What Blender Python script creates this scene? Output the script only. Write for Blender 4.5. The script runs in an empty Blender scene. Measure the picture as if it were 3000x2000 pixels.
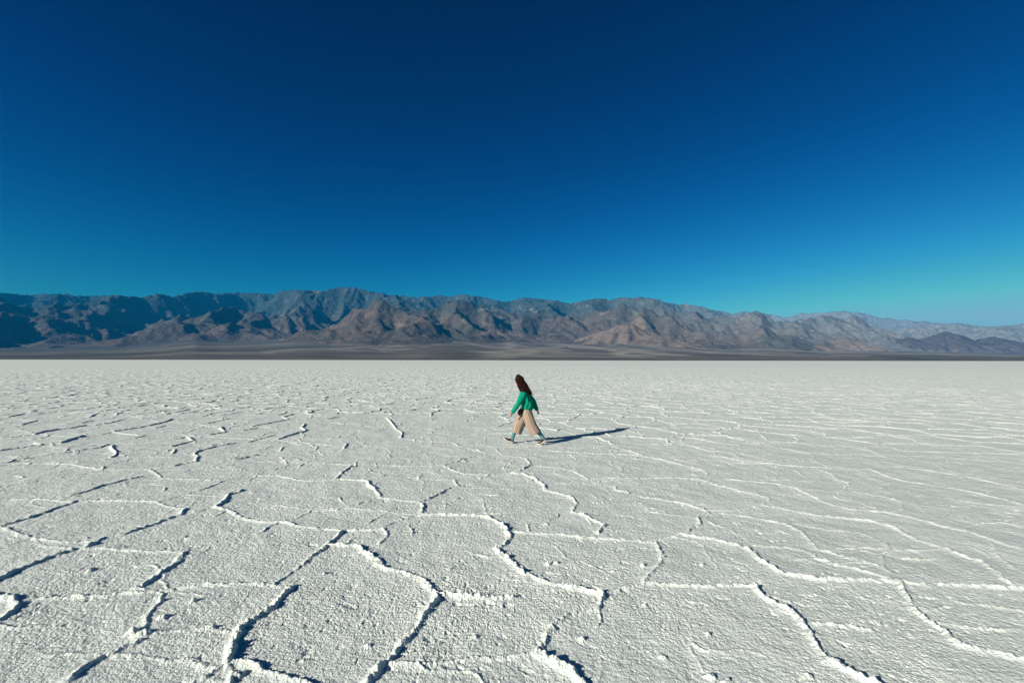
import bpy, math, random
import numpy as np
from mathutils import Vector, Matrix

random.seed(7)
RNG = np.random.default_rng(11)
SC = bpy.context.scene
COL = SC.collection
CAM_H = 2.0
FPX = 16.0 / 36.0 * 2352.0          # focal length for a 2352 pixel wide picture
HORIZON = 826.6
SUN_DIR = Vector((-0.787 * math.cos(math.radians(21.4)),
                  -0.617 * math.cos(math.radians(21.4)),
                  math.sin(math.radians(21.4))))

# ------------------------------------------------------------------ helpers
def tag(o, label=None, cat=None, kind=None, group=None):
    if label: o['label'] = label
    if cat: o['category'] = cat
    if kind: o['kind'] = kind
    if group: o['group'] = group
    return o

def link(name, me, mat=None, parent=None, smooth=True):
    o = bpy.data.objects.new(name, me)
    COL.objects.link(o)
    if mat: me.materials.append(mat)
    if parent: o.parent = parent
    if smooth:
        me.polygons.foreach_set('use_smooth', np.ones(len(me.polygons), dtype=bool))
    return o

def grid_mesh(name, X, Y, Z, keep=None, wrap=False):
    """quad mesh from 2D vertex arrays; keep = boolean per cell"""
    R, C = X.shape
    me = bpy.data.meshes.new(name)
    co = np.stack([X, Y, Z], -1).reshape(-1, 3).astype(np.float32)
    idx = np.arange(R * C, dtype=np.int32).reshape(R, C)
    if wrap:
        nx = np.roll(idx, -1, axis=1)
        q = np.stack([idx[:-1], nx[:-1], nx[1:], idx[1:]], -1)
    else:
        q = np.stack([idx[:-1, :-1], idx[:-1, 1:], idx[1:, 1:], idx[1:, :-1]], -1)
    q = q.reshape(-1, 4) if keep is None else q[keep]
    if keep is not None:
        used = np.unique(q)
        remap = np.full(R * C, -1, np.int32); remap[used] = np.arange(len(used))
        q = remap[q]; co = co[used]
    else:
        used = None
    n = len(q)
    me.vertices.add(len(co)); me.vertices.foreach_set('co', co.ravel())
    me.loops.add(n * 4); me.loops.foreach_set('vertex_index', q.astype(np.int32).ravel())
    me.polygons.add(n)
    me.polygons.foreach_set('loop_start', np.arange(0, n * 4, 4, dtype=np.int32))
    me.update(calc_edges=True)
    return me, used

def attr(me, name, vals):
    a = me.attributes.new(name, 'FLOAT', 'POINT')
    a.data.foreach_set('value', np.ascontiguousarray(vals, dtype=np.float32).ravel())

_PERM = np.random.default_rng(3).permutation(4096).astype(np.int32)
_GR = np.random.default_rng(4).uniform(0, 2 * np.pi, 4096)
_GX = np.cos(_GR).astype(np.float32); _GY = np.sin(_GR).astype(np.float32)

def noise(x, y, seed=0):
    """2D gradient noise, about -1..1"""
    xi = np.floor(x).astype(np.int32); yi = np.floor(y).astype(np.int32)
    fx = (x - xi).astype(np.float32); fy = (y - yi).astype(np.float32)
    ux = fx * fx * fx * (fx * (fx * 6 - 15) + 10); uy = fy * fy * fy * (fy * (fy * 6 - 15) + 10)
    def g(ix, iy, dx, dy):
        h = _PERM[(_PERM[(ix + seed * 131) & 4095] + iy) & 4095]
        return _GX[h] * dx + _GY[h] * dy
    a = g(xi, yi, fx, fy); b = g(xi + 1, yi, fx - 1, fy)
    c = g(xi, yi + 1, fx, fy - 1); d = g(xi + 1, yi + 1, fx - 1, fy - 1)
    ab = a + (b - a) * ux; cd = c + (d - c) * ux
    return (ab + (cd - ab) * uy) * 1.5

def fbm(x, y, oct=4, seed=0, gain=.5):
    s = 0; a = 1.0
    for k in range(oct):
        s = s + a * noise(x * 2 ** k, y * 2 ** k, seed + k); a *= gain
    return s

def sstep(a, b, x):
    t = np.clip((x - a) / (b - a), 0, 1)
    return t * t * (3 - 2 * t)

def _h(i, j, k):
    h = _PERM[(_PERM[(_PERM[i & 4095] + j) & 4095] + k) & 4095]
    return h.astype(np.float32) / 4096.0

def voronoi(x, y, seed=0, jit=.85):
    """distance to the nearest cell border and an edge id value"""
    xi = np.floor(x).astype(np.int32); yi = np.floor(y).astype(np.int32)
    big = np.full(x.shape, 1e9, np.float32)
    f1 = big.copy(); f2 = big.copy()
    c1x = np.zeros_like(f1); c1y = c1x.copy(); c2x = c1x.copy(); c2y = c1x.copy()
    i1 = c1x.copy(); i2 = c1x.copy()
    for dx in (-1, 0, 1):
        for dy in (-1, 0, 1):
            ix = xi + dx; iy = yi + dy
            r1 = _h(ix, iy, seed); r2 = _h(ix, iy, seed + 57)
            px = ix + .5 + (r1 - .5) * jit; py = iy + .5 + (r2 - .5) * jit
            d = (px - x) ** 2 + (py - y) ** 2
            m = d < f1
            m2 = (~m) & (d < f2)
            f2 = np.where(m, f1, np.where(m2, d, f2))
            c2x = np.where(m, c1x, np.where(m2, px, c2x)); c2y = np.where(m, c1y, np.where(m2, py, c2y))
            i2 = np.where(m, i1, np.where(m2, r1, i2))
            f1 = np.where(m, d, f1); c1x = np.where(m, px, c1x); c1y = np.where(m, py, c1y); i1 = np.where(m, r1, i1)
    sep = np.sqrt((c1x - c2x) ** 2 + (c1y - c2y) ** 2) + 1e-6
    return (f2 - f1) / (2 * sep), (i1 * 7.13 + i2 * 7.13) % 1.0, -((c2x - c1x) * .787 + (c2y - c1y) * .617) / sep

# ------------------------------------------------------------------ node helper
class NT:
    def __init__(s, name):
        s.m = bpy.data.materials.new(name); s.m.use_nodes = True
        s.t = s.m.node_tree; s.t.nodes.clear()
        s.out = s.t.nodes.new('ShaderNodeOutputMaterial')
        s.b = s.t.nodes.new('ShaderNodeBsdfPrincipled')
        s.t.links.new(s.b.outputs[0], s.out.inputs['Surface'])
        s.b.inputs['Roughness'].default_value = .8
        s.b.inputs['Specular IOR Level'].default_value = .2
    def n(s, typ, **kw):
        nd = s.t.nodes.new(typ)
        for k, v in kw.items(): setattr(nd, k, v)
        return nd
    def l(s, a, b): s.t.links.new(a, b)
    def pos(s):
        return s.n('ShaderNodeNewGeometry').outputs['Position']
    def obj(s):
        return s.n('ShaderNodeTexCoord').outputs['Object']
    def mapv(s, vec, scale=(1, 1, 1), rot=(0, 0, 0), loc=(0, 0, 0)):
        m = s.n('ShaderNodeMapping'); s.l(vec, m.inputs[0])
        m.inputs['Scale'].default_value = scale; m.inputs['Rotation'].default_value = rot
        m.inputs['Location'].default_value = loc
        return m.outputs[0]
    def noise(s, vec, scale, detail=3, rough=.5, dist=0):
        t = s.n('ShaderNodeTexNoise'); s.l(vec, t.inputs['Vector'])
        t.inputs['Scale'].default_value = scale; t.inputs['Detail'].default_value = detail
        t.inputs['Roughness'].default_value = rough; t.inputs['Distortion'].default_value = dist
        return t.outputs[0]
    def ramp(s, f, stops):
        r = s.n('ShaderNodeValToRGB'); s.l(f, r.inputs[0])
        e = r.color_ramp.elements
        while len(e) < len(stops): e.new(.5)
        for i, (p, c) in enumerate(stops):
            e[i].position = p
            e[i].color = (*c, 1) if isinstance(c, tuple) else (c, c, c, 1)
        return r.outputs[0]
    def mix(s, f, a, b, mode='MIX'):
        m = s.n('ShaderNodeMix', data_type='RGBA', blend_type=mode)
        if isinstance(f, (int, float)): m.inputs[0].default_value = f
        else: s.l(f, m.inputs[0])
        for k, v in ((6, a), (7, b)):
            if isinstance(v, tuple): m.inputs[k].default_value = (*v, 1)
            else: s.l(v, m.inputs[k])
        return m.outputs[2]
    def math(s, op, a, b=0.0, clamp=False):
        m = s.n('ShaderNodeMath', operation=op, use_clamp=clamp)
        for k, v in ((0, a), (1, b)):
            if isinstance(v, (int, float)): m.inputs[k].default_value = v
            else: s.l(v, m.inputs[k])
        return m.outputs[0]
    def bump(s, h, strength=.5, dist=.01, prev=None):
        b = s.n('ShaderNodeBump'); s.l(h, b.inputs['Height'])
        b.inputs['Strength'].default_value = strength; b.inputs['Distance'].default_value = dist
        if prev is not None: s.l(prev, b.inputs['Normal'])
        return b.outputs[0]
    def col(s, c):
        if isinstance(c, tuple): s.b.inputs['Base Color'].default_value = (*c, 1)
        else: s.l(c, s.b.inputs['Base Color'])
    def attr(s, name):
        return s.n('ShaderNodeAttribute', attribute_name=name).outputs['Fac']

# ------------------------------------------------------------------ camera
cam = bpy.data.objects.new('camera', bpy.data.cameras.new('camera'))
COL.objects.link(cam); SC.camera = cam
cam.data.lens = 16; cam.data.sensor_width = 36
cam.data.clip_start = .05; cam.data.clip_end = 200000
PITCH = math.atan((HORIZON - 784) / FPX)
ROLL = math.atan(3.5 / 2352)
cam.matrix_world = Matrix.Translation((0, 0, CAM_H)) @ Matrix.Rotation(math.pi / 2 + PITCH, 4, 'X') @ Matrix.Rotation(ROLL, 4, 'Z')
CR = np.array(cam.matrix_world.to_3x3())

def ground_xy(x, y):
    """pixel of the 2352 wide photograph -> point of the flat ground"""
    d = CR @ np.array([(x - 1176) / FPX, (784 - y) / FPX, -1.0])
    t = -CAM_H / d[2]
    return d[0] * t, d[1] * t

def sky_tan(x, y):
    """pixel above the horizon -> (X/Y, height/Y)"""
    d = CR @ np.array([(x - 1176) / FPX, (784 - y) / FPX, -1.0])
    return d[0] / d[1], d[2] / d[1]

# ------------------------------------------------------------------ world and sun
def build_sky():
    w = bpy.data.worlds.new('World'); SC.world = w; w.use_nodes = True
    nt = w.node_tree; bg = nt.nodes['Background']
    sky = nt.nodes.new('ShaderNodeTexSky'); sky.sky_type = 'NISHITA'; sky.sun_disc = False
    sky.sun_elevation = math.radians(21.4)
    sky.sun_rotation = math.atan2(SUN_DIR.x, SUN_DIR.y)
    sky.altitude = 0; sky.dust_density = 1.0
    sep = nt.nodes.new('ShaderNodeSeparateColor'); com = nt.nodes.new('ShaderNodeCombineColor')
    nt.links.new(sky.outputs[0], sep.inputs[0])
    # deep, contrasty desert sky: each channel gets its own gamma, ceiling and fall-off with height above the horizon
    def mth(op, a, b=None):
        n = nt.nodes.new('ShaderNodeMath'); n.operation = op
        for k, v in ((0, a), (1, b)):
            if v is None: continue
            if isinstance(v, (int, float)): n.inputs[k].default_value = v
            else: nt.links.new(v, n.inputs[k])
        return n.outputs[0]
    tc = nt.nodes.new('ShaderNodeTexCoord'); sx = nt.nodes.new('ShaderNodeSeparateXYZ')
    nt.links.new(tc.outputs['Generated'], sx.inputs[0])
    z = mth('MAXIMUM', sx.outputs[2], 0.0)
    low = mth('EXPONENT', mth('MULTIPLY', z, -1 / .12))
    for k, (gain, gam, cz, cl, top) in enumerate(SKY_FIT):
        v = mth('POWER', mth('MULTIPLY', sep.outputs[k], .1), gam)
        f = mth('EXPONENT', mth('ADD', mth('MULTIPLY', z, cz), mth('MULTIPLY', low, cl)))
        v = mth('MINIMUM', mth('MULTIPLY', mth('MULTIPLY', v, gain * 10), f), top * 10)
        nt.links.new(v, com.inputs[k])
    nt.links.new(com.outputs[0], bg.inputs[0]); bg.inputs[1].default_value = .1 * SKY_MUL
    sun = bpy.data.objects.new('sun', bpy.data.lights.new('sun', 'SUN'))
    COL.objects.link(sun)
    sun.data.energy = SUN_E; sun.data.angle = math.radians(.5); sun.data.color = (1, .965, .88)
    sun.rotation_euler = SUN_DIR.to_track_quat('Z', 'Y').to_euler()
    sun.location = (0, 0, 50)

SKY_FIT = [(3.35, 4.61, 0.0, 0.0, .42), (1.34, 1.85, -2.3, .40, .64), (1.32, 1.27, -1.85, -.269, .56)]
SKY_MUL = .66
SUN_E = 5.0
build_sky()

# ------------------------------------------------------------------ salt flat
# crests of the salt ridges, read off the ground (two halves of the view) with their height factor
RL = [
 (1.0,(300,1505),(360,1460),(430,1420),(540,1370),(640,1320)),
 (.9,(1260,1050),(1310,1020),(1400,960),(1460,910),(1510,870),(1580,805)),
 (1.5,(1340,1065),(1290,1120),(1250,1170),(1190,1205),(1110,1250),(1085,1290),(1080,1340),(1060,1390),(1060,1410)),
 (1.1,(1060,1410),(1150,1415),(1200,1440),(1300,1480),(1400,1505),(1500,1560)),
 (.7,(1060,1410),(1060,1450),(1050,1505),(1040,1560)),
 (1.15,(2010,1110),(1985,1160),(1940,1220),(1880,1290),(1840,1350),(1780,1420),(1740,1450),(1690,1505),(1650,1560)),
 (1.05,(1510,870),(1640,880),(1700,920),(1770,980),(1860,1000),(1930,1020),(1970,1060),(2010,1100),(2130,1115),(2250,1120),(2352,1115)),
 (.8,(990,700),(1060,715),(1110,745),(1190,765),(1300,770),(1400,790),(1500,800),(1580,805),(1700,805),(1760,800),(1780,815),(1780,840),(1750,870)),
 (1.2,(1120,620),(1045,645),(1030,675),(995,700)),
 (1.1,(850,710),(830,735),(740,765),(660,795),(580,822),(490,840),(440,865),(400,885)),
 (.7,(350,670),(520,668),(700,672),(760,690),(850,710)),
 (.95,(352,672),(300,690),(230,715),(150,745),(20,780),(-60,800)),
 (.7,(0,790),(60,810),(140,840),(270,855),(400,860),(440,865)),
 (1.2,(330,900),(250,925),(150,960),(60,1000),(0,1030),(-60,1060)),
 (.55,(370,890),(500,890),(700,900),(850,905)),
 (1.1,(850,905),(830,950),(760,990),(700,1030),(640,1070)),
 (1.3,(-60,1100),(0,1105),(50,1120),(95,1145),(50,1190),(0,1220),(-60,1240)),
 (.75,(95,1145),(170,1125),(300,1115),(450,1105),(600,1090),(700,1090),(830,1065),(950,1060),(1100,1050),(1200,1050),(1260,1055),(1340,1065)),
 (.6,(640,1070),(700,1090),(750,1095),(720,1150),(690,1190),(660,1250),(600,1280),(660,1300)),
 (.45,(1090,1270),(1000,1265),(900,1258),(790,1270),(660,1295)),
 (.6,(1750,800),(1810,770),(1880,745),(1930,730)),
 (.95,(1930,730),(1945,700),(1930,675),(1970,660),(2030,630),(2070,610)),
 (.9,(1930,675),(1850,668),(1750,655),(1740,630),(1700,600),(1695,580)),
 (.9,(1695,580),(1600,572),(1545,570),(1580,535),(1615,512)),
 (.5,(1615,512),(1680,500),(1740,485)),
 (.45,(1350,490),(1500,500),(1700,505),(1900,510),(2040,507)),
 (.65,(2040,507),(2100,490),(2160,470),(2230,455)),
 (.6,(2040,507),(2080,530),(2140,548),(2250,555),(2352,550)),
 (.5,(2070,610),(2110,600),(2085,575),(2000,570),(1880,560),(1950,545),(2010,530),(2080,515)),
 (.35,(2110,605),(2200,610),(2352,615)),
 (1.1,(1930,735),(2050,735),(2200,735),(2250,745),(2300,780),(2325,800),(2345,840),(2330,870),(2290,890),(2300,910),(2352,950)),
 (.55,(1200,550),(1300,555),(1360,575),(1450,578),(1545,572)),
 (.6,(860,640),(930,620),(1000,590),(1060,570)),
 (.35,(740,670),(860,640),(960,645),(1050,655)),
 (.95,(290,655),(350,640),(470,605),(560,580),(650,560)),
 (.5,(0,605),(100,590),(220,570),(360,550),(470,530),(480,512),(580,500)),
 (.55,(0,500),(150,498),(300,500),(400,515),(470,525),(600,525),(690,525)),
 (.6,(690,525),(720,545),(740,565),(850,570),(950,572),(1010,575)),
 (.85,(700,520),(800,510),(870,495),(900,490),(910,465),(890,455),(920,440),(1000,420),(1080,405)),
 (.6,(0,665),(150,660),(220,665),(350,672)),
 (.6,(0,495),(50,485),(130,470),(250,450),(380,432),(480,415),(490,405)),
 (.7,(510,470),(520,440),(500,430),(480,410)),
 (.8,(280,400),(330,385),(385,370)),
 (.6,(0,440),(80,430),(190,412)),
 (.6,(0,380),(120,375)),(.75,(160,365),(220,350),(330,338),(400,325)),
 (.8,(1280,385),(1350,365),(1400,345),(1390,325),(1420,315)),
 (.6,(1120,345),(1200,330),(1320,297)),
 (.6,(960,320),(1030,300)),(.6,(915,318),(980,305),(1050,293)),
 (.9,(1780,290),(1800,310),(1820,340),(1850,360),(1840,380)),
 (.45,(1840,383),(1950,395),(2080,400),(2110,420),(2190,435),(2250,455),(2352,465)),
 (1.0,(1580,430),(1590,415),(1600,408)),
 (.8,(520,350),(600,335),(690,320),(790,300)),
 (.6,(615,380),(665,372),(600,365),(500,350)),
 (.6,(850,905),(920,880),(1010,855),(1100,830),(1190,820),(1240,790),(1290,770),(1370,745),(1430,715),(1550,710),(1630,690),(1700,670)),
 (.4,(1270,690),(1400,705),(1600,705),(1750,715),(1930,735)),
 (.65,(1790,1430),(1900,1430),(2050,1420),(2180,1390),(2352,1385)),
 (.6,(1060,1410),(1000,1440),(930,1490),(900,1505)),
 (.4,(2180,935),(2110,965),(2060,985)),
 (.3,(2222,660),(2230,720),(2250,735)),
 (.5,(1060,480),(1180,455)),(.5,(1250,530),(1320,505),(1310,480),(1290,470)),(.5,(1480,455),(1590,440)),
 (.5,(780,440),(830,420),(890,400),(880,380)),(.4,(350,490),(470,480),(560,470)),
 (.4,(1060,510),(1160,490),(1270,485),(1350,470)),
 (.35,(140,840),(200,870),(340,890)),(.35,(0,1240),(90,1250),(200,1240)),
 (.4,(1000,1440),(860,1400),(700,1390),(540,1370)),
]
RR = [
 (1.2,(0,950),(40,1000),(120,1035),(210,1060),(330,1075),(420,1095),(420,1130),(390,1170),(320,1190),(250,1210),(200,1240),(170,1290),(150,1340),(130,1370)),
 (1.6,(130,1370),(200,1410),(270,1450),(330,1505),(380,1560)),
 (.6,(0,1390),(130,1370)),
 (.8,(0,815),(120,820),(250,830),(400,840),(520,850),(640,855),(780,830)),
 (.8,(660,860),(680,900),(700,930),(680,970),(640,1000),(610,1040)),
 (.8,(610,1040),(700,1055),(850,1065),(950,1065),(1040,1055),(1115,1060)),
 (.55,(420,1095),(500,1075),(610,1045)),
 (.95,(780,825),(900,840),(1000,865),(1080,885),(1110,910),(1160,950),(1200,980),(1240,1005),(1330,1020),(1400,1030),(1500,1035),(1700,1040),(1800,1045),(1900,1055),(2100,1060),(2352,1075)),
 (1.2,(1110,1060),(1150,1100),(1220,1150),(1290,1190),(1330,1225),(1370,1280),(1400,1350),(1440,1400),(1520,1440),(1600,1480),(1660,1505),(1760,1560)),
 (.65,(1370,1240),(1450,1240),(1550,1245),(1650,1260)),
 (1.0,(1790,1045),(1810,1100),(1840,1160),(1940,1240),(2020,1300),(2080,1340),(2200,1360),(2352,1400)),
 (.5,(1960,1225),(2100,1250),(2352,1260)),
 (.9,(880,705),(900,725),(860,740),(860,780),(800,810),(780,825)),
 (.8,(470,600),(480,620),(600,650),(700,665),(800,685),(880,710)),
 (.9,(0,545),(60,550),(110,570),(150,600),(160,620),(270,650),(300,680),(280,720),(330,740),(430,780),(390,815)),
 (.6,(120,510),(200,515),(280,530),(340,560),(350,570),(450,565),(600,565),(750,565),(860,570),(960,600),(1050,625),(1180,655),(1190,670),(1120,695),(1040,712),(900,712)),
 (.7,(170,440),(270,445),(400,455),(540,455),(640,470),(750,495),(820,515),(880,530),(900,550),(860,570)),
 (.3,(480,490),(560,515),(590,520)),
 (.7,(0,465),(60,475),(90,500),(50,525),(0,545)),
 (.4,(210,585),(350,590),(470,600)),
 (.6,(910,460),(1000,475),(1100,490),(1250,505),(1400,515),(1550,525),(1650,525)),
 (.6,(1400,525),(1470,550),(1500,575),(1550,590),(1520,620),(1500,630)),
 (.7,(1650,525),(1700,550),(1800,580),(1950,600),(2100,625),(2250,660),(2352,690)),
 (.7,(980,570),(1100,580),(1200,590),(1300,610),(1350,635),(1450,680),(1560,710),(1700,720),(1850,750),(2000,790),(2130,820),(2200,850),(2300,880),(2352,890)),
 (.4,(1190,660),(1260,645),(1350,635)),
 (.85,(1150,690),(1250,705),(1400,735),(1500,745),(1650,760),(1750,790),(1850,840),(1980,890),(2100,930),(2160,950),(2220,1000),(2290,1050)),
 (.6,(1040,735),(1130,750),(1250,775),(1330,810),(1370,850),(1400,885),(1500,920),(1600,945),(1690,970)),
 (.6,(1110,870),(1250,880),(1350,895),(1400,930),(1480,960),(1600,990),(1750,1035)),
 (.5,(1740,890),(1850,900),(1980,890)),(.4,(1740,890),(1700,930),(1700,960),(1720,990)),
 (.5,(1560,625),(1700,650),(1800,680),(1790,710),(1740,720)),
 (.6,(1760,510),(1900,530),(2050,550),(2150,570),(2352,620)),
 (.5,(2050,670),(2200,685),(2352,700)),
 (.3,(590,680),(640,720),(740,735),(850,745)),
 (.6,(770,400),(820,415),(900,440),(1050,450),(1170,480)),
 (.5,(590,375),(680,385),(770,400)),(.5,(800,360),(780,395)),
 (.5,(1130,345),(1150,370),(1180,395),(1290,415)),
 (.5,(1220,425),(1320,445),(1450,455),(1600,460),(1700,465),(1760,480)),
 (.5,(830,370),(1000,375),(1130,390),(1250,400),(1400,405),(1520,415),(1650,440),(1700,460)),
 (.5,(1700,415),(1800,440),(1950,445),(2100,450),(2352,455)),
 (.45,(1500,885),(1600,880),(1740,890)),(.35,(2352,1180),(2200,1150),(2000,1120),(1810,1100)),
 (.4,(1300,770),(1450,800),(1600,815),(1700,850),(1740,890)),
 (.35,(2200,850),(2250,940),(2352,1000)),(.35,(450,440),(480,470),(540,455)),
 (.45,(380,380),(400,400),(470,420),(640,470)),(.4,(150,330),(240,350),(330,375),(380,380)),
]
# the thinner crests of the left middle distance, same notation
RM = [
 (.8,(50,465),(170,445),(320,432),(530,415),(680,400)),(.6,(300,492),(400,485)),
 (.7,(460,515),(560,505),(640,490)),(.7,(0,540),(120,530)),(.8,(150,520),(250,492),(180,485)),
 (.7,(665,520),(760,505),(830,488),(870,482)),(1.0,(240,585),(300,570),(400,552),(500,540),(590,525)),
 (.85,(790,565),(900,548),(1030,525),(1160,495),(1190,480)),(.6,(1070,543),(1140,525)),
 (.8,(0,610),(100,600),(190,592)),(1.0,(425,645),(500,620),(580,595)),(.9,(0,700),(60,688),(120,680)),
 (.8,(155,675),(290,658),(240,645),(165,652)),(.5,(545,660),(620,648),(720,650),(745,655)),
 (.7,(0,790),(60,780),(90,765),(230,742),(400,722),(600,690),(700,675),(745,655)),
 (.9,(770,745),(800,730),(810,710),(775,680),(780,665)),(.7,(935,610),(1000,595),(960,593),(790,570)),
 (.5,(680,588),(790,568)),(.45,(745,640),(900,620)),(.5,(830,715),(990,688)),
 (.9,(1190,670),(1340,630),(1300,605),(1180,620)),(.9,(1200,715),(1215,690),(1160,700)),
 (.9,(1440,590),(1560,568),(1530,545),(1540,535)),(.8,(1375,515),(1480,500),(1580,480)),
 (.6,(1685,560),(1780,540)),(.8,(1740,530),(1900,500),(2000,480),(1960,465),(2030,445)),
 (.7,(1400,462),(1470,440)),(.75,(1150,443),(1230,430),(1310,412),(1480,400)),
 (.7,(1530,452),(1690,430),(1830,415)),(.7,(780,432),(890,418)),(.8,(615,465),(680,440)),
 (.7,(1720,640),(1900,590)),(.5,(510,775),(640,760),(830,745)),(.7,(1620,765),(1780,725)),
 (.45,(1900,620),(2100,640),(2300,660)),(.45,(1450,600),(1650,610),(1850,625)),
 (.45,(440,435),(600,445),(790,450),(1000,460)),(.45,(1380,515),(1500,530),(1680,540)),
 (1.0,(1930,620),(2000,595),(2120,560),(2090,540),(2110,515)),(.8,(2260,480),(2340,465)),
 (.6,(1850,660),(2000,640),(2090,655)),(.6,(1940,700),(1960,670),(2010,660)),(.6,(2370,690),(2500,665)),
 (.5,(300,590),(520,600),(680,588)),(.5,(900,455),(1000,470),(980,476)),(.6,(1920,368),(2110,345)),
 (.5,(0,415),(180,405)),(.6,(430,395),(700,372)),(.6,(830,405),(1030,360),(960,350)),(.6,(720,400),(830,372),(780,360)),
 (.6,(1080,350),(1260,335)),(.6,(1420,358),(1700,340)),(.5,(1800,405),(2000,395)),(.6,(2080,378),(2200,360)),
]
RL = [q for q in RL if not (sum(b for a, b in q[1:]) / (len(q) - 1) < 455 and max(a for a, b in q[1:]) < 1450)]
RL += [(q[0], *[(.664 * a, .664 * b - 23.6) for a, b in q[1:]]) for q in RM]
# loose lumps of crust: (half, x, y, radius m, height m)
LUMPS = [(0,415,990,.05,.035),(0,885,1135,.035,.03),(0,1490,1000,.03,.025),(0,1700,1330,.04,.02),
 (0,660,1290,.06,.04),(0,610,1275,.045,.03),(0,735,1130,.05,.035),(0,740,1215,.05,.03),(0,960,1255,.05,.03),
 (1,170,960,.05,.035),(1,205,955,.035,.03),(1,600,968,.05,.035),(1,610,1145,.035,.02),(1,905,1290,.045,.02),
 (1,870,960,.04,.02),(1,460,995,.04,.015),(1,690,1385,.04,.018),(1,910,1475,.05,.028),
 (1,980,1500,.04,.022),(1,1685,1235,.03,.02),(1,320,1310,.035,.02),(1,150,775,.05,.02),(1,1350,1475,.045,.022),
 (0,1090,1475,.06,.04),(0,235,1110,.04,.03),(0,1400,1405,.03,.015),(0,2180,1290,.04,.02),(0,400,840,.03,.02)]

def ground_rows():
    r = [0.0, .15, .4]
    while r[-1] < 2.2: r.append(r[-1] + .03)
    while r[-1] < 8: r.append(r[-1] + max(.0055, 0.3 * r[-1] ** 2 / 910))
    while r[-1] < 45: r.append(r[-1] * 1.0022)
    while r[-1] < 220: r.append(r[-1] * 1.0048)
    while r[-1] < 6500: r.append(r[-1] * 1.016)
    while r[-1] < 40000: r.append(r[-1] * 1.12)
    return np.array(r, np.float32)

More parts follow.
